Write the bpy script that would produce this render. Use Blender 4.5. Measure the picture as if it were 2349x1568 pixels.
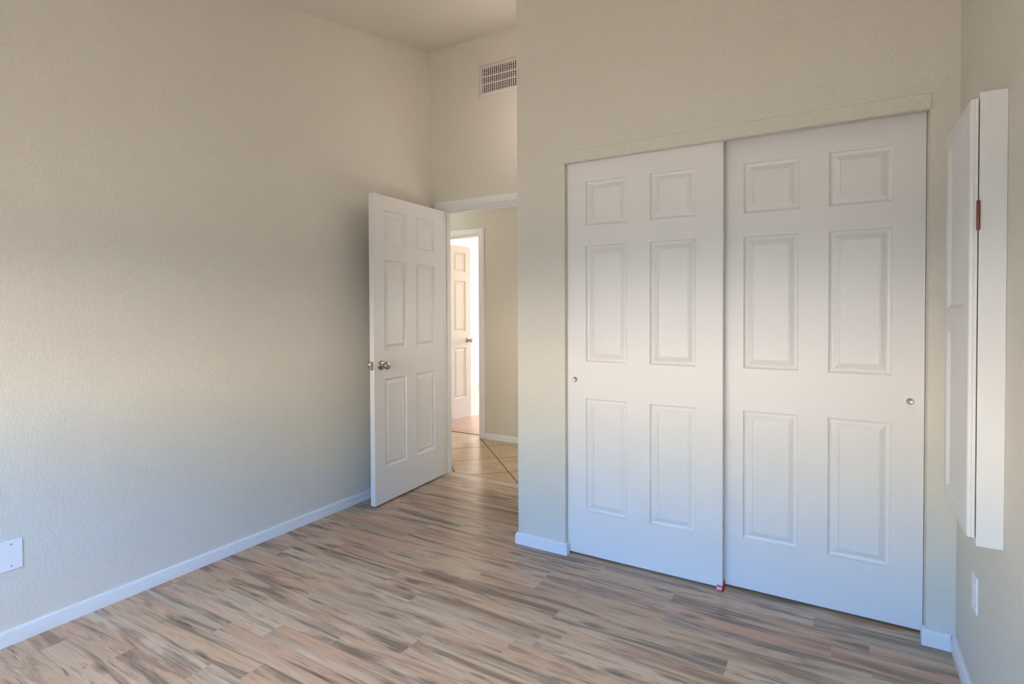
import bpy, bmesh, math, random
from mathutils import Matrix, Vector

for o in list(bpy.data.objects):
    bpy.data.objects.remove(o)
SC = bpy.context.scene
COL = SC.collection

# ------------------------------------------------------------------ camera
CAM = Vector((1.2332, -2.6168, 1.2993))
YAW, PITCH, ROLL, FPX = 0.5380, 0.0167, -0.0041, 1264.0
cam = bpy.data.cameras.new('camera')
cam.sensor_fit = 'HORIZONTAL'
cam.sensor_width = 36.0
cam.lens = FPX / 2349 * 36.0
cam.shift_x = 2.62 / 2349
cam.shift_y = -57.6 / 2349
cam.clip_start = 0.02
camo = bpy.data.objects.new('camera', cam)
COL.objects.link(camo)
fw = Vector((-math.sin(YAW) * math.cos(PITCH), math.cos(YAW) * math.cos(PITCH), -math.sin(PITCH)))
rt = Vector((math.cos(YAW), math.sin(YAW), 0))
up = rt.cross(fw)
r2 = math.cos(ROLL) * rt + math.sin(ROLL) * up
u2 = -math.sin(ROLL) * rt + math.cos(ROLL) * up
M = Matrix((r2, u2, -fw)).transposed().to_4x4()
M.translation = CAM
camo.matrix_world = M
SC.camera = camo

# ------------------------------------------------------------------ light
SC.view_settings.view_transform = 'Standard'
SC.view_settings.look = 'None'
SC.view_settings.gamma = 1.0
SC.view_settings.use_curve_mapping = False
SC.view_settings.exposure = 0.0

# sky and ground seen through the window: colour by elevation (degrees)
SKY = [(-90, (12.0, 9.7, 6.9)), (-45, (10.2, 8.6, 6.8)), (-25, (8.0, 6.4, 5.2)), (-15, (8.0, 6.9, 6.0)), (-8, (6.6, 6.4, 6.0)), (-3, (1.5, 2.4, 3.4)), (2, (20.0, 18.4, 17.0)),
       (7, (17.2, 15.2, 13.8)), (13, (12.0, 14.1, 14.4)), (20, (2.6, 10.2, 24.5)), (30, (14.2, 21.4, 35.8)), (45, (18.0, 23.8, 35.0)), (90, (17.0, 23.0, 34.0))]
world = bpy.data.worlds.new('sky')
SC.world = world
world.use_nodes = True
wt = world.node_tree
wt.nodes.clear()
w_out = wt.nodes.new('ShaderNodeOutputWorld')
w_bg = wt.nodes.new('ShaderNodeBackground')
w_tc = wt.nodes.new('ShaderNodeTexCoord')
w_sep = wt.nodes.new('ShaderNodeSeparateXYZ')
w_map = wt.nodes.new('ShaderNodeMapRange')
w_map.inputs['From Min'].default_value = -1
w_map.inputs['From Max'].default_value = 1
w_ramp = wt.nodes.new('ShaderNodeValToRGB')
SKY_TOP = max(max(c) for e, c in SKY) or 1.0
while len(w_ramp.color_ramp.elements) < len(SKY):
    w_ramp.color_ramp.elements.new(0.5)
for el, (e, c) in zip(w_ramp.color_ramp.elements, SKY):
    el.position = (math.sin(math.radians(e)) + 1) / 2
    el.color = (*[v / SKY_TOP for v in c], 1)
w_bg.inputs['Strength'].default_value = SKY_TOP
wt.links.new(w_tc.outputs['Generated'], w_sep.inputs[0])
wt.links.new(w_sep.outputs['Z'], w_map.inputs['Value'])
wt.links.new(w_map.outputs['Result'], w_ramp.inputs['Fac'])
wt.links.new(w_ramp.outputs['Color'], w_bg.inputs['Color'])
wt.links.new(w_bg.outputs[0], w_out.inputs['Surface'])

WIN = (-1.0, 1.4, 0.90, 1.60)           # bedroom window opening x0, x1, z0, z1
Y_REAR = -2.95


def lamp(name, kind, loc, direction, energy, color, size=None, size_y=None):
    l = bpy.data.lights.new(name, kind)
    l.energy = energy
    l.color = color
    if kind == 'AREA':
        l.shape = 'RECTANGLE'
        l.size = size
        l.size_y = size_y
    elif size is not None:
        l.shadow_soft_size = size
    o = bpy.data.objects.new(name, l)
    COL.objects.link(o)
    o.location = loc
    o.rotation_euler = Vector(direction).to_track_quat('-Z', 'Y').to_euler()
    return o


# daylight at the far bedroom's window, then unseen fill lights added in the hall and the alcove
FAR_E, HALL_E = 95.0, 1.0
lamp('far_window_daylight', 'AREA', (-2.3, 5.68, 1.45), (0, -1, -0.1), FAR_E, (1.0, 0.86, 0.68), 1.6, 1.3)
lamp('hall_fill', 'POINT', (-2.35, 1.40, 2.25), (0, 0, -1), 4.3 * HALL_E, (0.95, 1.0, 1.0), 0.10)
lamp('hall_fill', 'POINT', (-0.30, 1.35, 1.20), (0, 0, -1), 15.0 * HALL_E, (1.0, 0.95, 0.87), 0.20)  # unseen point added to brighten the open door's lower part
lamp('alcove_fill', 'POINT', (-0.42, 0.42, 2.60), (0, 0, -1), 6.6 * HALL_E, (1.0, 0.83, 0.75), 0.30)  # added fill for the dim alcove, no fixture there

# ------------------------------------------------------------------ materials
MATS = {}


def mat(name):
    m = bpy.data.materials.new(name)
    m.use_nodes = True
    nt = m.node_tree
    b = nt.nodes['Principled BSDF']
    MATS[name] = m
    return m, nt, b


def N(nt, kind, **kw):
    n = nt.nodes.new('ShaderNode' + kind)
    for k, v in kw.items():
        if k in n.inputs:
            n.inputs[k].default_value = v
        else:
            setattr(n, k, v)
    return n


def math_node(nt, op, a, b=None):
    n = nt.nodes.new('ShaderNodeMath')
    n.operation = op
    for i, v in enumerate((a, b)):
        if v is None:
            continue
        if isinstance(v, (int, float)):
            n.inputs[i].default_value = v
        else:
            nt.links.new(v, n.inputs[i])
    return n.outputs[0]


def mapped(nt, scale=(1, 1, 1), coord='Object'):
    tc = N(nt, 'TexCoord')
    mp = N(nt, 'Mapping')
    mp.inputs['Scale'].default_value = scale
    nt.links.new(tc.outputs[coord], mp.inputs['Vector'])
    return mp.outputs[0]


def bump(nt, b, height, strength, dist):
    bp = N(nt, 'Bump')
    bp.inputs['Strength'].default_value = strength
    bp.inputs['Distance'].default_value = dist
    nt.links.new(height, bp.inputs['Height'])
    nt.links.new(bp.outputs[0], b.inputs['Normal'])


def textured_wall(name, col, strength=0.34):
    m, nt, b = mat(name)
    b.inputs['Base Color'].default_value = (*col, 1)
    b.inputs['Roughness'].default_value = 0.55
    b.inputs['Specular IOR Level'].default_value = 0.25
    v = mapped(nt, (1, 1, 0.62))
    n1 = N(nt, 'TexNoise', Scale=100.0, Detail=2.5, Roughness=0.5, Distortion=0.8)
    n2 = N(nt, 'TexNoise', Scale=170.0, Detail=1.0)
    nt.links.new(v, n1.inputs['Vector'])
    nt.links.new(v, n2.inputs['Vector'])
    cr = N(nt, 'ValToRGB')
    cr.color_ramp.elements[0].position = 0.42
    cr.color_ramp.elements[1].position = 0.66
    nt.links.new(n1.outputs['Fac'], cr.inputs['Fac'])
    h = math_node(nt, 'ADD', cr.outputs['Color'], math_node(nt, 'MULTIPLY', n2.outputs['Fac'], 0.25))
    bump(nt, b, h, strength, 0.0025)
    # very faint uneven rolling of the paint
    n3 = N(nt, 'TexNoise', Scale=1.3, Detail=3.0)
    nt.links.new(v, n3.inputs['Vector'])
    mx = N(nt, 'MixRGB')
    mx.inputs['Color1'].default_value = (*[c * 0.975 for c in col], 1)
    mx.inputs['Color2'].default_value = (*[min(1, c * 1.02) for c in col], 1)
    nt.links.new(n3.outputs['Fac'], mx.inputs['Fac'])
    nt.links.new(mx.outputs[0], b.inputs['Base Color'])
    return m


def plain(name, col, rough=0.45, metal=0.0, spec=0.5, grain=0.0, gscale=(3, 3, 60)):
    m, nt, b = mat(name)
    b.inputs['Base Color'].default_value = (*col, 1)
    b.inputs['Roughness'].default_value = rough
    b.inputs['Metallic'].default_value = metal
    b.inputs['Specular IOR Level'].default_value = spec
    v = mapped(nt, gscale)
    n = N(nt, 'TexNoise', Scale=4.0, Detail=3.0)
    nt.links.new(v, n.inputs['Vector'])
    if grain:
        bump(nt, b, n.outputs['Fac'], grain, 0.001)
    mr = N(nt, 'MapRange')
    mr.inputs['To Min'].default_value = max(0.02, rough - 0.04)
    mr.inputs['To Max'].default_value = rough + 0.04
    nt.links.new(n.outputs['Fac'], mr.inputs['Value'])
    nt.links.new(mr.outputs[0], b.inputs['Roughness'])
    return m


WALL = textured_wall('wall paint beige', (0.70, 0.675, 0.600))
CEIL = textured_wall('ceiling paint', (0.70, 0.68, 0.60), 0.2)
HALLW = textured_wall('hall wall paint', (0.66, 0.615, 0.53), 0.2)
FARW = textured_wall('far room paint', (0.80, 0.79, 0.72), 0.2)
DOORW = plain('door paint white', (0.80, 0.79, 0.775), 0.40, grain=0.12, gscale=(60, 60, 4))
TRIMW = plain('trim paint white', (0.80, 0.80, 0.80), 0.38)
CABW = plain('cabinet paint white', (0.73, 0.735, 0.73), 0.42)
PLATE = plain('white plastic', (0.83, 0.84, 0.86), 0.30)
NICKEL = plain('satin nickel', (0.47, 0.43, 0.38), 0.28, metal=1.0)
STEEL = plain('bright steel', (0.50, 0.47, 0.42), 0.34, metal=1.0)
COPPER = plain('aged copper', (0.20, 0.085, 0.06), 0.45, metal=0.6)
VENTW = plain('vent enamel', (0.66, 0.645, 0.62), 0.45)
DUCT = plain('shaded rusty duct plate', (0.055, 0.025, 0.018), 0.9)
REDP = plain('red plastic', (0.55, 0.055, 0.075), 0.30)
PINKP = plain('pink plastic', (0.66, 0.20, 0.22), 0.30)  # paler pink for the front tab of the guide
BRASS = plain('brown threshold metal', (0.20, 0.08, 0.04), 0.4, metal=0.3)
VINYL = plain('window vinyl', (0.80, 0.80, 0.80), 0.4)

# baseboard: white with fine horizontal flutes
m, nt, b = mat('baseboard paint')
BASEB = m
b.inputs['Base Color'].default_value = (0.80, 0.80, 0.81, 1)
b.inputs['Roughness'].default_value = 0.36
wv = N(nt, 'TexWave', wave_type='BANDS', bands_direction='Z', Scale=26.0, Distortion=0.6)
wv.inputs['Detail'].default_value = 1.0
nt.links.new(mapped(nt), wv.inputs['Vector'])
bump(nt, b, wv.outputs['Color'], 0.25, 0.001)

# laminate planks: every plank is one face carrying its own "seed"
m, nt, b = mat('laminate planks')
PLANK = m
at = N(nt, 'Attribute', attribute_name='seed', attribute_type='GEOMETRY')
tc = N(nt, 'TexCoord')
sep = N(nt, 'SeparateXYZ')
nt.links.new(tc.outputs['Object'], sep.inputs[0])
seed = at.outputs['Fac']


def plank_vec(sx, sy, k):
    c = N(nt, 'CombineXYZ')
    nt.links.new(math_node(nt, 'ADD', math_node(nt, 'MULTIPLY', sep.outputs['X'], sx), math_node(nt, 'MULTIPLY', seed, 61.0 * k)), c.inputs['X'])
    nt.links.new(math_node(nt, 'ADD', math_node(nt, 'MULTIPLY', sep.outputs['Y'], sy), math_node(nt, 'MULTIPLY', seed, 23.0 * k)), c.inputs['Y'])
    nt.links.new(math_node(nt, 'MULTIPLY', seed, 17.0 * k), c.inputs['Z'])
    return c.outputs[0]


def ramp(nt, fac, stops):
    r = N(nt, 'ValToRGB')
    while len(r.color_ramp.elements) < len(stops):
        r.color_ramp.elements.new(0.5)
    for el, (p, c) in zip(r.color_ramp.elements, stops):
        el.position = p
        el.color = (*c, 1) if len(c) == 3 else c
    nt.links.new(fac, r.inputs['Fac'])
    return r.outputs['Color']


def mix(nt, fac, a, bcol, mode='MIX'):
    n = N(nt, 'MixRGB', blend_type=mode)
    for i, v in (('Fac', fac), ('Color1', a), ('Color2', bcol)):
        if isinstance(v, (int, float)):
            n.inputs[i].default_value = v
        elif isinstance(v, tuple):
            n.inputs[i].default_value = (*v, 1)
        else:
            nt.links.new(v, n.inputs[i])
    return n.outputs[0]


wn = N(nt, 'TexWhiteNoise', noise_dimensions='1D')
nt.links.new(math_node(nt, 'MULTIPLY', seed, 977.0), wn.inputs['W'])
base = ramp(nt, wn.outputs['Value'], [(0.0, (0.46, 0.315, 0.195)), (0.25, (0.56, 0.40, 0.255)), (0.5, (0.53, 0.345, 0.225)), (0.75, (0.58, 0.435, 0.300)), (1.0, (0.47, 0.355, 0.245))])
nb = N(nt, 'TexNoise', Scale=1.0, Detail=4.0, Roughness=0.6, Distortion=1.2)
nt.links.new(plank_vec(1.5, 15.0, 1.0), nb.inputs['Vector'])
streak = ramp(nt, nb.outputs['Fac'], [(0.38, (1, 1, 1)), (0.53, (0, 0, 0)), (1.0, (0, 0, 0))])
c1 = mix(nt, math_node(nt, 'MULTIPLY', streak, 0.80), base, (0.175, 0.118, 0.083))
ns = N(nt, 'TexNoise', Scale=1.0, Detail=4.0, Roughness=0.6, Distortion=1.6)
nt.links.new(plank_vec(3.0, 42.0, 1.7), ns.inputs['Vector'])
dark = ramp(nt, ns.outputs['Fac'], [(0.28, (1, 1, 1)), (0.42, (0, 0, 0)), (1.0, (0, 0, 0))])
c2 = mix(nt, math_node(nt, 'MULTIPLY', dark, 0.75), c1, (0.090, 0.070, 0.055))
npk = N(nt, 'TexNoise', Scale=1.0, Detail=2.0, Roughness=0.5, Distortion=0.5)
nt.links.new(plank_vec(1.8, 13.0, 2.9), npk.inputs['Vector'])
pink = ramp(nt, npk.outputs['Fac'], [(0.0, (0, 0, 0)), (0.50, (0, 0, 0)), (0.66, (1, 1, 1))])
c2 = mix(nt, math_node(nt, 'MULTIPLY', pink, 0.42), c2, (0.60, 0.335, 0.205))
ng = N(nt, 'TexNoise', Scale=1.0, Detail=3.0, Roughness=0.6)
nt.links.new(plank_vec(1.2, 22.0, 2.3), ng.inputs['Vector'])
lite = ramp(nt, ng.outputs['Fac'], [(0.0, (0, 0, 0)), (0.54, (0, 0, 0)), (0.70, (1, 1, 1))])
c3 = mix(nt, math_node(nt, 'MULTIPLY', lite, 0.55), c2, (0.60, 0.50, 0.385))
nf = N(nt, 'TexNoise', Scale=1.0, Detail=2.0)
nt.links.new(plank_vec(9.0, 260.0, 1.1), nf.inputs['Vector'])
fine = ramp(nt, nf.outputs['Fac'], [(0.3, (0.86, 0.86, 0.86)), (0.7, (1.08, 1.08, 1.08))])
c4 = mix(nt, 1.0, c3, fine, 'MULTIPLY')
# knots
vk = N(nt, 'TexVoronoi', feature='F1', Scale=1.0)
nt.links.new(plank_vec(2.6, 9.0, 3.1), vk.inputs['Vector'])
nk = N(nt, 'TexNoise', Scale=1.0, Detail=2.0)
nt.links.new(plank_vec(30.0, 60.0, 1.3), nk.inputs['Vector'])
kd = math_node(nt, 'ADD', vk.outputs['Distance'], math_node(nt, 'MULTIPLY', nk.outputs['Fac'], 0.10))
knot = ramp(nt, kd, [(0.12, (1, 1, 1)), (0.24, (0, 0, 0)), (1.0, (0, 0, 0))])
c5 = mix(nt, math_node(nt, 'MULTIPLY', knot, 0.65), c4, (0.10, 0.082, 0.07))
nt.links.new(mix(nt, 1.0, c5, (1.04, 1.0, 0.95), 'MULTIPLY'), b.inputs['Base Color'])
b.inputs['Roughness'].default_value = 0.25
b.inputs['Specular IOR Level'].default_value = 0.38
bump(nt, b, nf.outputs['Fac'], 0.05, 0.001)

# far room laminate, warmer and finer
m, nt, b = mat('far room planks')
FARFL = m
n = N(nt, 'TexNoise', Scale=1.0, Detail=4.0)
nt.links.new(mapped(nt, (2.0, 24.0, 1.0)), n.inputs['Vector'])
nt.links.new(ramp(nt, n.outputs['Fac'], [(0.3, (0.40, 0.24, 0.16)), (0.7, (0.56, 0.38, 0.27))]), b.inputs['Base Color'])
b.inputs['Roughness'].default_value = 0.35

# hall tiles laid diagonally, grout lines 0.415 m apart, straight border row at the bedroom door
m, nt, b = mat('hall tiles')
TILE = m
tc = N(nt, 'TexCoord')
sep = N(nt, 'SeparateXYZ')
nt.links.new(tc.outputs['Object'], sep.inputs[0])
X, Y = sep.outputs['X'], sep.outputs['Y']
P = 0.415


def grout(v, off, pitch, half):
    t = math_node(nt, 'DIVIDE', math_node(nt, 'SUBTRACT', v, off), pitch)
    f = math_node(nt, 'FRACT', math_node(nt, 'ADD', t, 100.5))
    d = math_node(nt, 'MULTIPLY', math_node(nt, 'ABSOLUTE', math_node(nt, 'SUBTRACT', f, 0.5)), pitch)
    return math_node(nt, 'LESS_THAN', d, half)


a = math_node(nt, 'MULTIPLY', math_node(nt, 'ADD', X, Y), 0.70711)
c = math_node(nt, 'MULTIPLY', math_node(nt, 'SUBTRACT', Y, X), 0.70711)
g = math_node(nt, 'MAXIMUM', grout(a, 0.063, P, 0.0050), grout(c, 1.906, P, 0.0050))
inner = math_node(nt, 'GREATER_THAN', Y, 0.881)
inner2 = math_node(nt, 'LESS_THAN', Y, 1.965)
g = math_node(nt, 'MULTIPLY', math_node(nt, 'MULTIPLY', g, inner), inner2)
g = math_node(nt, 'MAXIMUM', g, math_node(nt, 'LESS_THAN', math_node(nt, 'ABSOLUTE', math_node(nt, 'SUBTRACT', Y, 0.881)), 0.0032))
g = math_node(nt, 'MAXIMUM', g, math_node(nt, 'LESS_THAN', math_node(nt, 'ABSOLUTE', math_node(nt, 'SUBTRACT', Y, 1.965)), 0.0032))
border = math_node(nt, 'SUBTRACT', 1.0, inner)
g = math_node(nt, 'MAXIMUM', g, math_node(nt, 'MULTIPLY', grout(X, -1.045, P, 0.0025), border))
n = N(nt, 'TexNoise', Scale=5.0, Detail=5.0, Roughness=0.6, Distortion=0.6)
nt.links.new(tc.outputs['Object'], n.inputs['Vector'])
tcol = ramp(nt, n.outputs['Fac'], [(0.3, (0.50, 0.345, 0.205)), (0.7, (0.60, 0.445, 0.285))])
tcol = mix(nt, math_node(nt, 'MULTIPLY', border, 0.6), tcol, (0.62, 0.53, 0.41))
nt.links.new(mix(nt, g, tcol, (0.17, 0.105, 0.065)), b.inputs['Base Color'])
rr = N(nt, 'MapRange')
nt.links.new(g, rr.inputs['Value'])
rr.inputs['To Min'].default_value = 0.24
rr.inputs['To Max'].default_value = 0.8
nt.links.new(rr.outputs[0], b.inputs['Roughness'])
bump(nt, b, math_node(nt, 'SUBTRACT', 1.0, g), 0.4, 0.002)

# window glass: clear pane
m, nt, b = mat('window glass')
GLASS = m
tr = N(nt, 'BsdfTransparent')
gl = N(nt, 'BsdfGlossy', Roughness=0.02)
ms = N(nt, 'MixShader')
ms.inputs['Fac'].default_value = 0.06
nt.links.new(tr.outputs[0], ms.inputs[1])
nt.links.new(gl.outputs[0], ms.inputs[2])
nt.links.new(ms.outputs[0], nt.nodes['Material Output'].inputs['Surface'])


# ------------------------------------------------------------------ mesh helpers
class MB:
    """collects shapes and links them as one mesh object"""

    def __init__(self):
        self.bm = bmesh.new()

    def poly(self, pts):
        return self.bm.faces.new([self.bm.verts.new(p) for p in pts])

    def box(self, x0, x1, y0, y1, z0, z1, bevel=0.0, seg=2):
        t = bmesh.new()
        vs = [t.verts.new((x, y, z)) for z in (z0, z1) for y in (y0, y1) for x in (x0, x1)]
        for f in ((0, 2, 3, 1), (4, 5, 7, 6), (0, 1, 5, 4), (2, 6, 7, 3), (0, 4, 6, 2), (1, 3, 7, 5)):
            t.faces.new([vs[i] for i in f])
        if bevel:
            bmesh.ops.bevel(t, geom=list(t.edges), offset=bevel, segments=seg, affect='EDGES', profile=0.6)
        self.merge(t)

    def prism(self, x0, x1, y0, y1, z0, ztop):
        """box whose top follows ztop(y)"""
        vs = [self.bm.verts.new(p) for p in ((x0, y0, z0), (x1, y0, z0), (x0, y1, z0), (x1, y1, z0),
                                             (x0, y0, ztop(y0)), (x1, y0, ztop(y0)), (x0, y1, ztop(y1)), (x1, y1, ztop(y1)))]
        for f in ((0, 2, 3, 1), (4, 5, 7, 6), (0, 1, 5, 4), (2, 6, 7, 3), (0, 4, 6, 2), (1, 3, 7, 5)):
            self.bm.faces.new([vs[i] for i in f])

    def lathe(self, prof, n=32, mtx=Matrix.Identity(4)):
        """prof: (radius, height) along local +Z"""
        rings = []
        for r, h in prof:
            if r < 1e-6:
                rings.append([self.bm.verts.new(mtx @ Vector((0, 0, h)))])
            else:
                rings.append([self.bm.verts.new(mtx @ Vector((r * math.cos(2 * math.pi * i / n), r * math.sin(2 * math.pi * i / n), h))) for i in range(n)])
        for a, b in zip(rings, rings[1:]):
            for i in range(n):
                j = (i + 1) % n
                if len(a) == 1 and len(b) > 1:
                    self.bm.faces.new([a[0], b[j], b[i]])
                elif len(b) == 1 and len(a) > 1:
                    self.bm.faces.new([a[i], a[j], b[0]])
                elif len(a) > 1:
                    self.bm.faces.new([a[i], a[j], b[j], b[i]])

    def extrude_profile(self, prof, p0, p1, out, capped=True):
        """prof: (out, z) outline swept from p0 to p1 (floor points), out = unit vector away from the wall"""
        A, B = Vector(p0), Vector(p1)
        o = Vector(out)
        ra = [self.bm.verts.new(A + o * d + Vector((0, 0, z))) for d, z in prof]
        rb = [self.bm.verts.new(B + o * d + Vector((0, 0, z))) for d, z in prof]
        k = len(prof)
        for i in range(k):
            j = (i + 1) % k
            self.bm.faces.new([ra[i], ra[j], rb[j], rb[i]])
        if capped:
            self.bm.faces.new(ra[::-1])
            self.bm.faces.new(rb)

    def merge(self, t):
        mp = {v: self.bm.verts.new(v.co) for v in t.verts}
        for f in t.faces:
            self.bm.faces.new([mp[v] for v in f.verts])
        t.free()

    def build(self, name, material, parent=None, smooth=None, loc=None):
        bmesh.ops.recalc_face_normals(self.bm, faces=list(self.bm.faces))
        me = bpy.data.meshes.new(name)
        if loc is not None:
            bmesh.ops.translate(self.bm, verts=list(self.bm.verts), vec=-Vector(loc))
        self.bm.to_mesh(me)
        self.bm.free()
        me.materials.append(material)
        if smooth is not None:
            for p in me.polygons:
                p.use_smooth = True
            me.set_sharp_from_angle(angle=math.radians(smooth))
        o = bpy.data.objects.new(name, me)
        COL.objects.link(o)
        if loc is not None:
            o.location = loc
        if parent:
            o.parent = parent
        return o


def tag(o, label, cat, group=None, kind=None):
    o['label'] = label
    o['category'] = cat
    if group:
        o['group'] = group
    if kind:
        o['kind'] = kind
    return o


def struct(o, label, cat):
    return tag(o, label, cat, kind='structure')


def empty(name, mtx):
    o = bpy.data.objects.new(name, None)
    o.empty_display_size = 0.1
    COL.objects.link(o)
    o.matrix_world = mtx
    return o


def frame(loc, xdir):
    """matrix with local x along xdir (horizontal), local y = into the slab, z up"""
    x = Vector((xdir[0], xdir[1], 0)).normalized()
    z = Vector((0, 0, 1))
    y = z.cross(x)
    mt = Matrix((x, y, z)).transposed().to_4x4()
    mt.translation = Vector(loc)
    return mt


# ------------------------------------------------------------------ room measures
XL, XR = -1.531, 1.6133            # left and right wall faces
XC = -0.2847                       # outer face of the closet's side wall
YB = 0.7927                        # back wall with the bedroom door
CW, CH = 1.5234, 2.045             # closet opening
T = 0.115
TB = 0.095                         # back wall thickness
YH = 1.934                         # hall's far wall


def zc(y):                          # vaulted ceiling rising to the back
    return 3.140 + 0.192 * y


# ------------------------------------------------------------------ floor of planks
rnd = random.Random(11)
ROW = 0.0975
JOINTS = {0: [1.147], 1: [0.597], 2: [1.212, 0.02], 3: [1.337, 0.605], 4: [-0.27, -0.835], 5: [0.888, 0.208], 6: [-0.62, -1.13],
          7: [0.225, -0.40], 9: [-0.182, -0.836], 10: [-0.178], 11: [-1.193], 12: [-0.727], 13: [-0.925], 14: [-0.57]}
mb = MB()
lay = mb.bm.faces.layers.float.new('seed')
k = -9
while True:
    y1, y0 = -ROW * k, -ROW * (k + 1)
    if y1 <= Y_REAR:
        break
    y1c, y0c = min(y1, YB), max(y0, Y_REAR)
    k += 1
    if y0c >= y1c:
        continue
    row = k - 1
    js = list(JOINTS.get(row, [rnd.uniform(-1.0, 1.0)]))
    while min(js) > XL:
        js.append(min(js) - rnd.choice((0.58, 0.74, 0.92, 1.10)))
    while max(js) < XR:
        js.append(max(js) + rnd.choice((0.58, 0.74, 0.92, 1.10)))
    js.sort()
    for a, c in zip(js, js[1:]):
        a, c = max(a, XL), min(c, XR)
        if c - a < 1e-4:
            continue
        f = mb.poly([(a, y0c, 0), (c, y0c, 0), (c, y1c, 0), (a, y1c, 0)])
        f[lay] = rnd.random()
for q in ([(XL, Y_REAR, -0.06), (XL, YB, -0.06), (XR, YB, -0.06), (XR, Y_REAR, -0.06)],
          [(XL, Y_REAR, -0.06), (XR, Y_REAR, -0.06), (XR, Y_REAR, 0), (XL, Y_REAR, 0)],
          [(XL, YB, -0.06), (XL, YB, 0), (XR, YB, 0), (XR, YB, -0.06)],
          [(XL, Y_REAR, -0.06), (XL, Y_REAR, 0), (XL, YB, 0), (XL, YB, -0.06)],
          [(XR, Y_REAR, -0.06), (XR, YB, -0.06), (XR, YB, 0), (XR, Y_REAR, 0)]):
    mb.poly(q)
fl = mb.build('floor', PLANK)
struct(fl, 'brown grey wood laminate plank floor of the bedroom', 'floor')

# ------------------------------------------------------------------ walls and ceiling
mb = MB()
mb.prism(XL - T, XL, Y_REAR - T, YB + TB, -0.06, zc)
struct(mb.build('wall_left', WALL), 'large bare beige wall on the left with orange peel texture', 'wall')
mb = MB()
mb.prism(XR, XR + T, Y_REAR - T, YB + TB, -0.06, zc)
struct(mb.build('wall_right', WALL), 'beige wall on the right carrying the white cabinet', 'wall')

DX0, DX1, DH = -1.415, -0.640, 2.048        # bedroom door opening (inside the jamb)
J = 0.018                                    # jamb board
mb = MB()
mb.prism(XL, DX0 - J, YB, YB + TB, -0.06, zc)
mb.prism(DX1 + J, XR, YB, YB + TB, -0.06, zc)
mb.prism(DX0 - J, DX1 + J, YB, YB + TB, DH + J, zc)
struct(mb.build('wall_back', WALL), 'beige wall at the back of the alcove above and around the open doorway', 'wall')

mb = MB()
mb.prism(XC, 0, 0, T, -0.06, zc)
mb.prism(CW, XR, 0, T, -0.06, zc)
mb.prism(0, CW, 0, 0.024, CH, zc)
mb.prism(0, CW, 0.024, T, CH + 0.075, zc)
struct(mb.build('wall_closet', WALL), 'beige wall around and above the white sliding closet doors', 'wall')
mb = MB()
mb.prism(XC, XC + T, T, YB, -0.06, zc)
struct(mb.build('wall_closet_side', WALL), 'beige side wall of the closet facing the alcove', 'wall')

mb = MB()
wx0, wx1, wz0, wz1 = WIN
mb.prism(XL, wx0, Y_REAR - T, Y_REAR, -0.06, zc)
mb.prism(wx1, XR, Y_REAR - T, Y_REAR, -0.06, zc)
mb.box(wx0, wx1, Y_REAR - T, Y_REAR, -0.06, wz0)
mb.prism(wx0, wx1, Y_REAR - T, Y_REAR, wz1, zc)
struct(mb.build('wall_rear', WALL), 'beige window wall behind the viewer', 'wall')

mb = MB()
y0, y1 = Y_REAR - T, YB + TB
mb.bm.verts.new
vs = [mb.bm.verts.new(p) for p in ((XL - T, y0, zc(y0)), (XR + T, y0, zc(y0)), (XL - T, y1, zc(y1)), (XR + T, y1, zc(y1)),
                                   (XL - T, y0, zc(y0) + 0.1), (XR + T, y0, zc(y0) + 0.1), (XL - T, y1, zc(y1) + 0.1), (XR + T, y1, zc(y1) + 0.1))]
for f in ((0, 2, 3, 1), (4, 5, 7, 6), (0, 1, 5, 4), (2, 6, 7, 3), (0, 4, 6, 2), (1, 3, 7, 5)):
    mb.bm.faces.new([vs[i] for i in f])
struct(mb.build('ceiling', CEIL), 'pale vaulted ceiling rising towards the alcove', 'ceiling')

# bedroom window behind the camera
mb = MB()
fy0, fy1 = Y_REAR - 0.085, Y_REAR - 0.035
fr = 0.035
mb.box(wx0, wx0 + fr, fy0, fy1, wz0, wz1)
mb.box(wx1 - fr, wx1, fy0, fy1, wz0, wz1)
mb.box(wx0 + fr, wx1 - fr, fy0, fy1, wz0, wz0 + fr)
mb.box(wx0 + fr, wx1 - fr, fy0, fy1, wz1 - fr, wz1)
xm = (wx0 + wx1) / 2
mb.box(xm - 0.02, xm + 0.02, fy0, fy1, wz0 + fr, wz1 - fr)
win = mb.build('window_1', VINYL)
struct(win, 'white sliding bedroom window behind the viewer', 'window')
for a, c in ((wx0 + fr, xm - 0.02), (xm + 0.02, wx1 - fr)):
    mb = MB()
    mb.box(a, c, Y_REAR - 0.062, Y_REAR - 0.058, wz0 + fr, wz1 - fr)
    mb.build('window_pane', GLASS, win)

# ------------------------------------------------------------------ baseboards
BH, BT = 0.060, 0.014
BP = [(0, 0), (BT, 0), (BT, 0.0290), (BT - 0.0022, 0.0305), (BT, 0.0320), (BT, 0.0370), (BT - 0.0022, 0.0385), (BT - 0.0004, 0.0400), (BT - 0.0008, 0.0450),
      (BT - 0.0030, 0.0465), (BT - 0.0014, 0.0480), (BT - 0.0030, BH * 0.92), (BT - 0.0070, BH), (0, BH)]
mb = MB()
mb.extrude_profile(BP, (XL, Y_REAR, 0), (XL, -0.8638, 0), (1, 0, 0))
mb.extrude_profile(BP, (XL, -0.8622, 0), (XL, YB, 0), (1, 0, 0))
struct(mb.build('baseboard_left', BASEB), 'long white baseboard along the left wall with a butt joint', 'baseboard')


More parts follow.
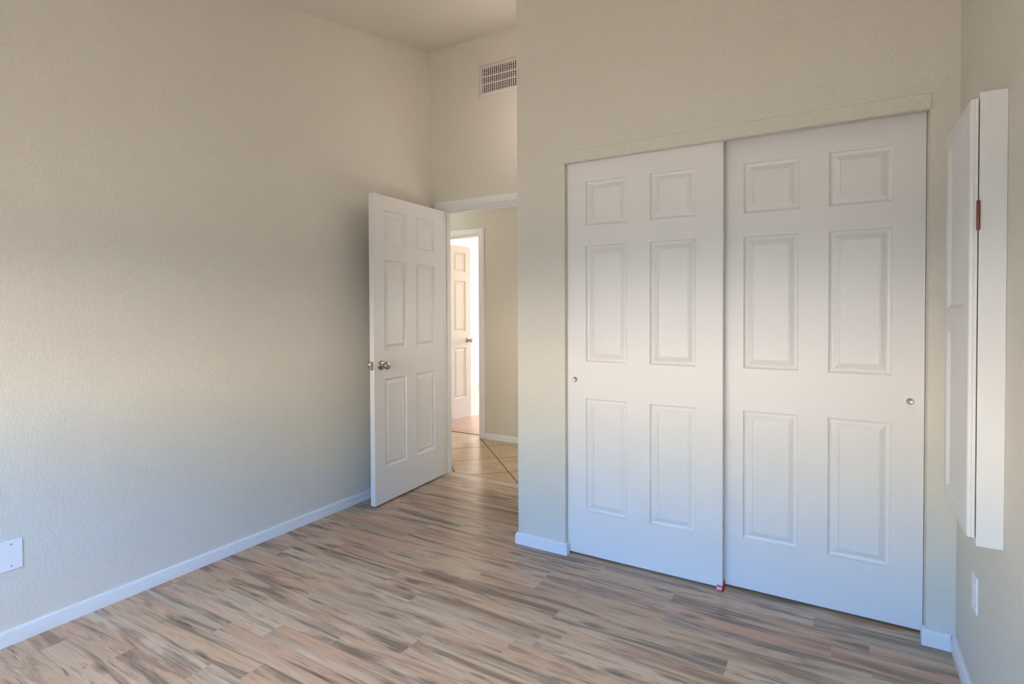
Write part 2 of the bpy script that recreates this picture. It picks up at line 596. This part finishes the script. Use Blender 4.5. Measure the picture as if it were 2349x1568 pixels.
def corner_board(mb, pts, prof):
    """profile swept along floor points with mitred corners, outside on the right-hand side of the path"""
    n = len(pts)
    rings = []
    for i, p in enumerate(pts):
        p = Vector((*p, 0))
        ds = []
        if i:
            ds.append((p - Vector((*pts[i - 1], 0))).normalized())
        if i < n - 1:
            ds.append((Vector((*pts[i + 1], 0)) - p).normalized())
        nr = [Vector((d.y, -d.x, 0)) for d in ds]
        if len(nr) == 1:
            o = nr[0]
        else:
            o = (nr[0] + nr[1]) / (1 + nr[0].dot(nr[1]))
        rings.append([mb.bm.verts.new(p + o * d + Vector((0, 0, z))) for d, z in prof])
    k = len(prof)
    for a, c in zip(rings, rings[1:]):
        for i in range(k):
            j = (i + 1) % k
            mb.bm.faces.new([a[i], a[j], c[j], c[i]])
    mb.bm.faces.new(rings[0][::-1])
    mb.bm.faces.new(rings[-1])


mb = MB()
corner_board(mb, [(XC, YB), (XC, 0), (0, 0), (0, 0.026)], BP)
struct(mb.build('baseboard_closet_left', BASEB), 'short white baseboard wrapping the wall end left of the closet doors', 'baseboard')
mb = MB()
corner_board(mb, [(CW, 0.026), (CW, 0), (XR - BT, 0)], BP)
struct(mb.build('baseboard_closet_right', BASEB), 'tiny white baseboard right of the closet doors in the corner', 'baseboard')
mb = MB()
mb.extrude_profile(BP, (XR, Y_REAR, 0), (XR, 0, 0), (-1, 0, 0))
struct(mb.build('baseboard_right', BASEB), 'white baseboard along the right wall under the cabinet', 'baseboard')

# closet header board above the sliding doors
mb = MB()
mb.box(-0.006, CW + 0.004, -0.007, 0.0, CH + 0.001, CH + 0.060, 0.0015, 1)
struct(mb.build('trim_closet_header', WALL), 'slim beige header board above the sliding closet doors', 'trim')

# ------------------------------------------------------------------ bedroom doorway trim
CP = 0.070


def casing(mb, x0, x1, h, y, sgn):
    """stepped casing on the wall face y, thickness to the side sgn"""
    def slab(a, b, c, d, t0):
        ya, yb = sorted((y, y + sgn * t0))
        mb.box(a, b, ya, yb, c, d, 0.003, 2)
    for t0, w0, w1 in ((0.011, 0.004, CP), (0.017, 0.018, CP - 0.008)):
        slab(x0 - w1, x0 - w0, 0, h + w1, t0)
        slab(x1 + w0, x1 + w1, 0, h + w1, t0)
        slab(x0 - w0 - 0.001, x1 + w0 + 0.001, h + w0, h + w1, t0)


mb = MB()
casing(mb, DX0, DX1, DH, YB, -1)
casing(mb, DX0, DX1, DH, YB + TB, 1)
mb.box(DX0 - J, DX0, YB, YB + TB, 0, DH)
mb.box(DX1, DX1 + J, YB, YB + TB, 0, DH)
mb.box(DX0 - J, DX1 + J, YB, YB + TB, DH, DH + J)
mb.box(DX0, DX0 + 0.010, YB + 0.045, YB + 0.078, 0, DH)
mb.box(DX1 - 0.010, DX1, YB + 0.045, YB + 0.078, 0, DH)
mb.box(DX0 + 0.010, DX1 - 0.010, YB + 0.045, YB + 0.078, DH - 0.010, DH)
struct(mb.build('trim_1', TRIMW), 'white casing and jamb around the open bedroom doorway', 'door trim')

# ------------------------------------------------------------------ hall
mb = MB()
mb.box(DX0, DX1, YB, YB + TB, -0.06, 0.0)
mb.box(-3.4, 0.7, YB + TB, YH + 0.098, -0.06, 0.0)
struct(mb.build('floor_hall', TILE), 'tan ceramic tiles laid diagonally in the hall beyond the doorway', 'floor')

FX0, FX1, FH = -2.632, -1.853, 2.016
TH = 0.111
ZH = 2.44
flat = lambda y: ZH
mb = MB()
mb.prism(-3.4, FX0 - J, YH, YH + TH, 0, flat)
mb.prism(FX1 + J, 0.7, YH, YH + TH, 0, flat)
mb.prism(FX0 - J, FX1 + J, YH, YH + TH, FH + J, flat)
struct(mb.build('wall_hall', HALLW), 'tan hall wall seen through the bedroom doorway', 'wall')
mb = MB()
mb.box(-3.5, -3.4, YB + TB, YH + TH, 0, ZH)
struct(mb.build('wall_hall_left', HALLW), 'tan end wall closing the hall on the left', 'wall')
mb = MB()
mb.box(0.7, 0.8, YB + TB, YH + TH, 0, ZH)
struct(mb.build('wall_hall_right', HALLW), 'tan end wall closing the hall on the right', 'wall')
mb = MB()
mb.box(-3.5, XL - T, YB, YB + TB, 0, ZH)
struct(mb.build('wall_hall_near', HALLW), 'tan hall wall beside the bedroom', 'wall')
mb = MB()
mb.box(-4.2, 0.8, YB + TB, 5.75, ZH, ZH + 0.08)
struct(mb.build('ceiling_hall', FARW), 'pale flat ceiling over the hall and far bedroom', 'ceiling')

mb = MB()
casing(mb, FX0, FX1, FH, YH, -1)
mb.box(FX0 - J, FX0, YH, YH + TH, 0, FH)
mb.box(FX1, FX1 + J, YH, YH + TH, 0, FH)
mb.box(FX0 - J, FX1 + J, YH, YH + TH, FH, FH + J)
struct(mb.build('trim_2', TRIMW), 'white casing around the far doorway across the hall', 'door trim')
mb = MB()
mb.extrude_profile([(d * 0.8, z * 0.92) for d, z in BP], (FX1 + CP, YH, 0), (0.7, YH, 0), (0, -1, 0))
struct(mb.build('baseboard_hall', TRIMW), 'white baseboard of the hall wall right of the far doorway', 'baseboard')

# ------------------------------------------------------------------ far bedroom
mb = MB()
mb.box(-4.05, 0.7, YH + 0.098, 5.65, -0.06, 0.0)
struct(mb.build('floor_far_room', FARFL), 'sunlit pinkish wood floor of the far bedroom', 'floor')
mb = MB()
mb.box(FX0, FX1, YH + 0.090, YH + 0.108, 0.0, 0.004, 0.0015, 1)
struct(mb.build('trim_3', BRASS), 'thin dark brown threshold strip between tiles and far wood floor', 'threshold')
mb = MB()
mb.box(-4.15, -4.05, YH + TH, 5.75, -0.06, ZH)
struct(mb.build('wall_far_left', FARW), 'bright white wall of the far bedroom seen past its open door', 'wall')
mb = MB()
for a, c, z0, z1 in ((-4.05, -3.1, -0.06, ZH), (-1.5, 0.7, -0.06, ZH), (-3.1, -1.5, -0.06, 0.8), (-3.1, -1.5, 2.1, ZH)):
    mb.box(a, c, 5.65, 5.75, z0, z1)
struct(mb.build('wall_far_back', FARW), 'far bedroom wall with its window opening', 'wall')
mb = MB()
mb.box(0.7, 0.8, YH + TH, 5.75, -0.06, ZH)
struct(mb.build('wall_far_right', FARW), 'far bedroom wall on the right', 'wall')
mb = MB()
mb.extrude_profile(BP, (-4.05, YH + TH, 0), (-4.05, 5.65, 0), (1, 0, 0))
struct(mb.build('baseboard_far', TRIMW), 'thin white baseboard at the foot of the far bedroom wall', 'baseboard')

# ------------------------------------------------------------------ six panel doors
PX = ((0.105, 0.325), (0.440, 0.657))
PZ = ((0.240, 0.828), (1.020, 1.616), (1.721, 1.945))
RAISED = [(0, 0), (0.0018, 0.0070), (0.0070, 0.0112), (0.013, 0.0128), (0.018, 0.0118), (0.036, 0.0030), (0.0400, 0.0026), (0.0412, 0.0050)]


def rects_grid(mb, w, z0, z1, holes, y):
    """flat face at y with rectangular holes"""
    xs = sorted({0, w, *[v for h in holes for v in h[:2]]})
    zs = sorted({z0, z1, *[v for h in holes for v in h[2:]]})
    for xa, xb in zip(xs, xs[1:]):
        for za, zb in zip(zs, zs[1:]):
            cx, cz = (xa + xb) / 2, (za + zb) / 2
            if any(h[0] < cx < h[1] and h[2] < cz < h[3] for h in holes):
                continue
            mb.poly([(xa, y, za), (xb, y, za), (xb, y, zb), (xa, y, zb)])


def panel_mesh(x0, x1, z0, z1, y, sgn, prof):
    """moulded panel sunk into the face y; sgn = direction into the slab"""
    mb = MB()
    loops = []
    for o, d in prof:
        loops.append([mb.bm.verts.new(p) for p in ((x0 + o, y + sgn * d, z0 + o), (x1 - o, y + sgn * d, z0 + o),
                                                   (x1 - o, y + sgn * d, z1 - o), (x0 + o, y + sgn * d, z1 - o))])
    for a, c in zip(loops, loops[1:]):
        for i in range(4):
            j = (i + 1) % 4
            mb.bm.faces.new([a[i], a[j], c[j], c[i]])
    mb.bm.faces.new(loops[-1])
    # back skin so the panel is a solid leaf
    k = sgn * 0.014
    back = [mb.bm.verts.new(p) for p in ((x0, y + k, z0), (x1, y + k, z0), (x1, y + k, z1), (x0, y + k, z1))]
    for i in range(4):
        j = (i + 1) % 4
        mb.bm.faces.new([loops[0][i], back[i], back[j], loops[0][j]])
    mb.bm.faces.new(back[::-1])
    return mb


def door_leaf(root, w, z0, z1, t, px, both, name='slab'):
    holes = [(a, c, d, e) for a, c in px for d, e in PZ]
    mb = MB()
    rects_grid(mb, w, z0, z1, holes, 0.0)
    rects_grid(mb, w, z0, z1, holes if both else [], t)
    for h in holes:                       # walls of the openings, under the panels
        for y, dy in (((0.0, 0.014), (t, -0.014)) if both else ((0.0, 0.014),)):
            c = [(h[0], h[2]), (h[1], h[2]), (h[1], h[3]), (h[0], h[3])]
            for i in range(4):
                a, b2 = c[i], c[(i + 1) % 4]
                mb.poly([(a[0], y, a[1]), (b2[0], y, b2[1]), (b2[0], y + dy, b2[1]), (a[0], y + dy, a[1])])
    for q in ([(0, 0, z0), (0, t, z0), (0, t, z1), (0, 0, z1)], [(w, 0, z0), (w, 0, z1), (w, t, z1), (w, t, z0)],
              [(0, 0, z0), (w, 0, z0), (w, t, z0), (0, t, z0)], [(0, 0, z1), (0, t, z1), (w, t, z1), (w, 0, z1)]):
        mb.poly(q)
    bmesh.ops.remove_doubles(mb.bm, verts=list(mb.bm.verts), dist=1e-5)
    mb.build(name, DOORW, root)
    for h in holes:
        panel_mesh(*h, 0.0, 1, RAISED).build('panel', DOORW, root)
        if both:
            panel_mesh(*h, t, -1, RAISED).build('panel', DOORW, root)


def knob_set(root, x, z, t):
    ro = [(0.0, 0.0), (0.0315, 0.0), (0.0315, 0.004), (0.029, 0.008), (0.022, 0.011), (0.014, 0.0125), (0.0, 0.0125)]
    kn = [(0.0, 0.010), (0.0115, 0.010), (0.0105, 0.024), (0.0125, 0.030), (0.019, 0.036), (0.0245, 0.043), (0.0262, 0.050),
          (0.0250, 0.058), (0.0215, 0.0625), (0.0180, 0.0635), (0.0, 0.0640)]
    for y, a in ((0.0, math.pi / 2), (t, -math.pi / 2)):
        mt = Matrix.Translation((x, y, z)) @ Matrix.Rotation(a, 4, 'X')
        mb = MB()
        mb.lathe(kn, 32, mt)
        k = mb.build('door_knob', NICKEL, root, smooth=40)
        k['label'] = 'round satin nickel door knob'
        mb = MB()
        mb.lathe(ro, 36, mt)
        mb.build('rosette', NICKEL, k, smooth=40)


def latch(root, x_edge, sgn, z, t):
    """latch plate on the free edge; sgn = outward along x"""
    mb = MB()
    xa, xb = sorted((x_edge - sgn * 0.001, x_edge + sgn * 0.0012))
    mb.box(xa, xb, t / 2 - 0.0125, t / 2 + 0.0125, z - 0.0285, z + 0.0285)
    p = mb.build('latch_plate', NICKEL, root)
    p['label'] = 'metal latch plate on the door edge'
    mb = MB()
    xa, xb = sorted((x_edge, x_edge + sgn * 0.010))
    mb.box(xa, xb, t / 2 - 0.007, t / 2 + 0.006, z - 0.008, z + 0.008, 0.002, 2)
    mb.build('latch_bolt', STEEL, p)


# open bedroom door, swung against the left wall
DW, DT = 0.785, 0.037
d1 = empty('door_1', frame((-1.346, -0.018, 0), (-0.0571, 0.9984)))
struct(d1, 'white six-panel bedroom door standing open against the left wall, round knob', 'door')
door_leaf(d1, DW, 0.012, 2.043, DT, ((0.103, 0.331), (0.443, 0.667)), True)
knob_set(d1, 0.064, 0.925, DT)
latch(d1, 0.0, -1, 0.925, DT)
for hz in (0.22, 1.03, 1.83):
    mb = MB()
    mb.lathe([(0, 0), (0.0055, 0), (0.0055, 0.09), (0, 0.09)], 14, Matrix.Translation((DW + 0.004, DT + 0.002, hz)))
    mb.build('hinge', NICKEL, d1, smooth=40)

# far bedroom door
d2 = empty('door_2', frame((-2.622, 2.062, 0), (0.037, 0.9993)))
struct(d2, 'sunlit six-panel door of the far bedroom seen across the hall', 'door')
door_leaf(d2, DW, 0.012, 2.026, DT, ((0.155, 0.375), (0.472, 0.690)), True)
knob_set(d2, DW - 0.032 - 0.03, 0.912, DT)
latch(d2, DW, 1, 0.912, DT)


# closet doors
def finger_pull(root, x, z):
    mt = Matrix.Translation((x, 0, z)) @ Matrix.Rotation(math.pi / 2, 4, 'X')
    mb = MB()
    mb.lathe([(0.0098, -0.0005), (0.0130, -0.0005), (0.0130, 0.0010), (0.0120, 0.0022), (0.0108, 0.0022), (0.0098, 0.0010), (0.0098, -0.0005)], 32, mt)
    r = mb.build('finger_pull', STEEL, root, smooth=50)
    r['label'] = 'small round metal finger pull'
    mb = MB()
    mb.lathe([(0.0098, 0.0012), (0.0080, 0.0003), (0.0, 0.0001)], 32, mt)
    mb.build('pull_cup', STEEL, r, smooth=50)


c1 = empty('sliding_closet_door', frame((0.001, 0.030, 0), (1, 0)))
tag(c1, 'left white six-panel sliding closet door, the one overlapping in front', 'closet door', 'sliding closet doors', 'thing')
door_leaf(c1, 0.776, 0.012, 2.060, 0.035, PX, False)
finger_pull(c1, 0.043, 0.923)

c2 = empty('sliding_closet_door', frame((0.750, 0.075, 0), (1, 0)))
tag(c2, 'right white six-panel sliding closet door on the rear track, beside the wall cabinet', 'closet door', 'sliding closet doors', 'thing')
door_leaf(c2, 0.7715, 0.012, 2.062, 0.035, ((0.108, 0.330), (0.443, 0.664)), False)
finger_pull(c2, 0.726, 0.920)

# red floor guide between the closet doors
g = empty('closet_door_guide', Matrix.Translation((0.770, 0.045, 0)))
tag(g, 'small red plastic floor guide at the foot of the closet doors', 'door guide', kind='thing')
mb = MB()
mb.box(-0.014, 0.014, -0.036, 0.070, 0.0, 0.0030, 0.001, 1)
mb.build('base', REDP, g)
mb = MB()
mb.box(-0.012, 0.012, 0.0225, 0.0275, 0.002, 0.030, 0.0015, 2)
mb.build('centre_fin', REDP, g)
mb = MB()
t = 0.004
pts = [(-0.034, 0.002), (-0.038, 0.010), (-0.034, 0.019), (-0.027, 0.024), (-0.022, 0.021)]
for (ya, za), (yb, zb) in zip(pts, pts[1:]):
    for xx in (0,):
        v = [(-0.014, ya, za), (0.008, ya, za), (0.008, yb, zb), (-0.014, yb, zb)]
        w = [(x, y + t, z) for x, y, z in v]
        mb.poly(v)
        mb.poly(w[::-1])
        for i in range(4):
            j = (i + 1) % 4
            mb.poly([v[i], w[i], w[j], v[j]])
f = mb.build('front_tab', PINKP, g)
f['label'] = 'curled pink tab of the guide'

# ------------------------------------------------------------------ vent above the doorway
VX0, VX1, VZ0, VZ1 = -1.058, -0.600, 2.847, 3.077
v = empty('air_vent', Matrix.Translation((VX0, YB, VZ0)))
tag(v, 'white air supply vent grille high on the alcove wall above the doorway', 'vent', kind='thing')
vw, vh = VX1 - VX0, VZ1 - VZ0
fb = 0.026
mb = MB()
pr = [(0, 0.0), (0, 0.006), (0.004, 0.009), (0.020, 0.013), (fb, 0.013), (fb, 0.0)]
loops = [[mb.bm.verts.new(p) for p in ((o, -d, o), (vw - o, -d, o), (vw - o, -d, vh - o), (o, -d, vh - o))] for o, d in pr]
for a, c in zip(loops, loops[1:] + loops[:1]):
    for i in range(4):
        j = (i + 1) % 4
        mb.bm.faces.new([a[i], a[j], c[j], c[i]])
mb.build('frame', VENTW, v)
mb = MB()
mb.box(fb - 0.003, vw - fb + 0.003, -0.0012, -0.0002, fb - 0.003, vh - fb + 0.003)  # flat plate for the hollow duct, its shade put into the rust brown
b_ = mb.build('duct_backing', DUCT, v)
b_['label'] = 'dark shaded rusty duct plate behind the bars'
nfin = 23
for i in range(nfin):
    x = fb + (i + 0.6) * (vw - 2 * fb) / nfin
    mb = MB()
    mb.box(x - 0.0032, x + 0.0032, -0.0125, -0.0065, fb - 0.001, vh - fb + 0.001)
    mb.build('fin', VENTW, v)
for i in range(10):
    z = fb + (i + 0.5) * (vh - 2 * fb) / 10
    big = i in (3, 6)
    mb = MB()
    e = 0.0040 if big else 0.0011
    mb.box(fb - 0.001, vw - fb + 0.001, -0.0128 if big else -0.006, -0.0015, z - e, z + e)
    mb.build('crossbar' if big else 'blade', VENTW, v)

# ------------------------------------------------------------------ wall cabinet on the right wall
CX, CY0, CY1, CZ0, CZ1 = 1.5548, -0.690, -0.302, 0.645, 1.873
cb = empty('wall_mounted_cabinet', Matrix.Translation((XR, CY0, CZ0)))
tag(cb, 'tall narrow white cabinet mounted on the right wall with two-panel door', 'cabinet', kind='thing')
dz = CZ1 - CZ0
dy = CY1 - CY0
mb = MB()
mb.box(CX - XR, -0.0002, 0, dy, 0, dz, 0.002, 2)
mb.build('cabinet_body', CABW, cb)
# door: local plane faces -x
dr = empty('door', Matrix.Identity(4))
dr.parent = cb
FXD = 1.5345 - XR               # door face
D0, D1, ZD0, ZD1 = 0.001, dy - 0.002, 0.022, dz - 0.016
tt = (CX - XR) - 0.0028 - FXD
SUNK = [(0, 0), (0.003, 0.001), (0.013, 0.0085), (0.016, 0.0090)]
hp = [(D0 + 0.068, D1 - 0.036, 0.707 - CZ0, 1.226 - CZ0), (D0 + 0.068, D1 - 0.036, 1.290 - CZ0, 1.806 - CZ0)]
wd, R = D1 - D0, 0.006


def cab_pt(u, d, z):            # u along the door from its near edge, d depth behind the face
    return (FXD + d, D0 + u, z)


mb = MB()
hl = [(a - D0, c - D0, e, h) for a, c, e, h in hp]
xs = sorted({R, wd - R, *[q for h in hl for q in h[:2]]})
zs = sorted({ZD0 + R, ZD1 - R, *[q for h in hl for q in h[2:]]})
for xa, xb in zip(xs, xs[1:]):
    for za, zb in zip(zs, zs[1:]):
        if any(h[0] < (xa + xb) / 2 < h[1] and h[2] < (za + zb) / 2 < h[3] for h in hl):
            continue
        mb.poly([cab_pt(*p) for p in ((xa, 0, za), (xb, 0, za), (xb, 0, zb), (xa, 0, zb))])
prev = None
for o, d in ((R, 0), (R * 0.5, R * 0.12), (R * 0.12, R * 0.5), (0, R), (0, R + 0.003), (0.0012, R + 0.0042), (0, R + 0.0055), (0, tt)):
    cur = [cab_pt(*p) for p in ((o, d, ZD0 + o), (wd - o, d, ZD0 + o), (wd - o, d, ZD1 - o), (o, d, ZD1 - o))]
    if prev:
        for i in range(4):
            j = (i + 1) % 4
            mb.poly([prev[i], prev[j], cur[j], cur[i]])
    prev = cur
mb.poly(prev)
for h in hl:
    c = [(h[0], h[2]), (h[1], h[2]), (h[1], h[3]), (h[0], h[3])]
    for i in range(4):
        a, b2 = c[i], c[(i + 1) % 4]
        mb.poly([cab_pt(a[0], 0, a[1]), cab_pt(b2[0], 0, b2[1]), cab_pt(b2[0], 0.0135, b2[1]), cab_pt(a[0], 0.0135, a[1])])
bmesh.ops.remove_doubles(mb.bm, verts=list(mb.bm.verts), dist=1e-6)
mb.build('door_frame', CABW, dr)
for h in hl:
    mb = MB()
    loops = [[mb.bm.verts.new(cab_pt(*p)) for p in ((h[0] + o, d, h[2] + o), (h[1] - o, d, h[2] + o), (h[1] - o, d, h[3] - o), (h[0] + o, d, h[3] - o))] for o, d in SUNK]
    for a, c in zip(loops, loops[1:]):
        for i in range(4):
            j = (i + 1) % 4
            mb.bm.faces.new([a[i], a[j], c[j], c[i]])
    mb.bm.faces.new(loops[-1])
    bk = [mb.bm.verts.new(cab_pt(*p)) for p in ((h[0], 0.013, h[2]), (h[1], 0.013, h[2]), (h[1], 0.013, h[3]), (h[0], 0.013, h[3]))]
    for i in range(4):
        j = (i + 1) % 4
        mb.bm.faces.new([loops[0][i], bk[i], bk[j], loops[0][j]])
    mb.bm.faces.new(bk[::-1])
    mb.build('panel', CABW, dr)
mb = MB()
mb.lathe([(0, 0), (0.0035, 0), (0.0042, 0.003), (0.0042, 0.077), (0.0035, 0.080), (0, 0.080)], 16, Matrix.Translation((CX - XR - 0.0022, -0.0030, 1.503 - CZ0)))
hg = mb.build('hinge', COPPER, dr, smooth=40)
hg['label'] = 'brown copper hinge knuckle'

# ------------------------------------------------------------------ wall plates
p = empty('blank_wall_plate', Matrix.Translation((XL, -1.7885, 0.3465)))
tag(p, 'white blank cover plate low on the left wall above the baseboard', 'wall plate', kind='thing')
mb = MB()
mb.box(0.0, 0.0055, -0.0355, 0.0355, -0.0585, 0.0585, 0.0022, 3)
mb.build('cover', PLATE, p)
for dz_ in (-0.042, 0.042):
    mb = MB()
    mb.lathe([(0, 0), (0.0032, 0), (0.0032, 0.0008), (0.0022, 0.0014), (0, 0.0014)], 16, Matrix.Translation((0.0053, 0.0, dz_)) @ Matrix.Rotation(math.pi / 2, 4, 'Y'))
    mb.build('screw', STEEL, p, smooth=40)

p = empty('wall_outlet', Matrix.Translation((XR, -0.350, 0.380)))
tag(p, 'white outlet plate on the right wall below the white cabinet', 'outlet', kind='thing')
mb = MB()
mb.box(-0.0060, 0.0, -0.0355, 0.0355, -0.0585, 0.0585, 0.0022, 3)
mb.build('cover', PLATE, p)
mb = MB()
mb.box(-0.0085, -0.004, -0.0165, 0.0165, -0.0335, 0.0335, 0.0015, 2)
mb.build('receptacle', PLATE, p)
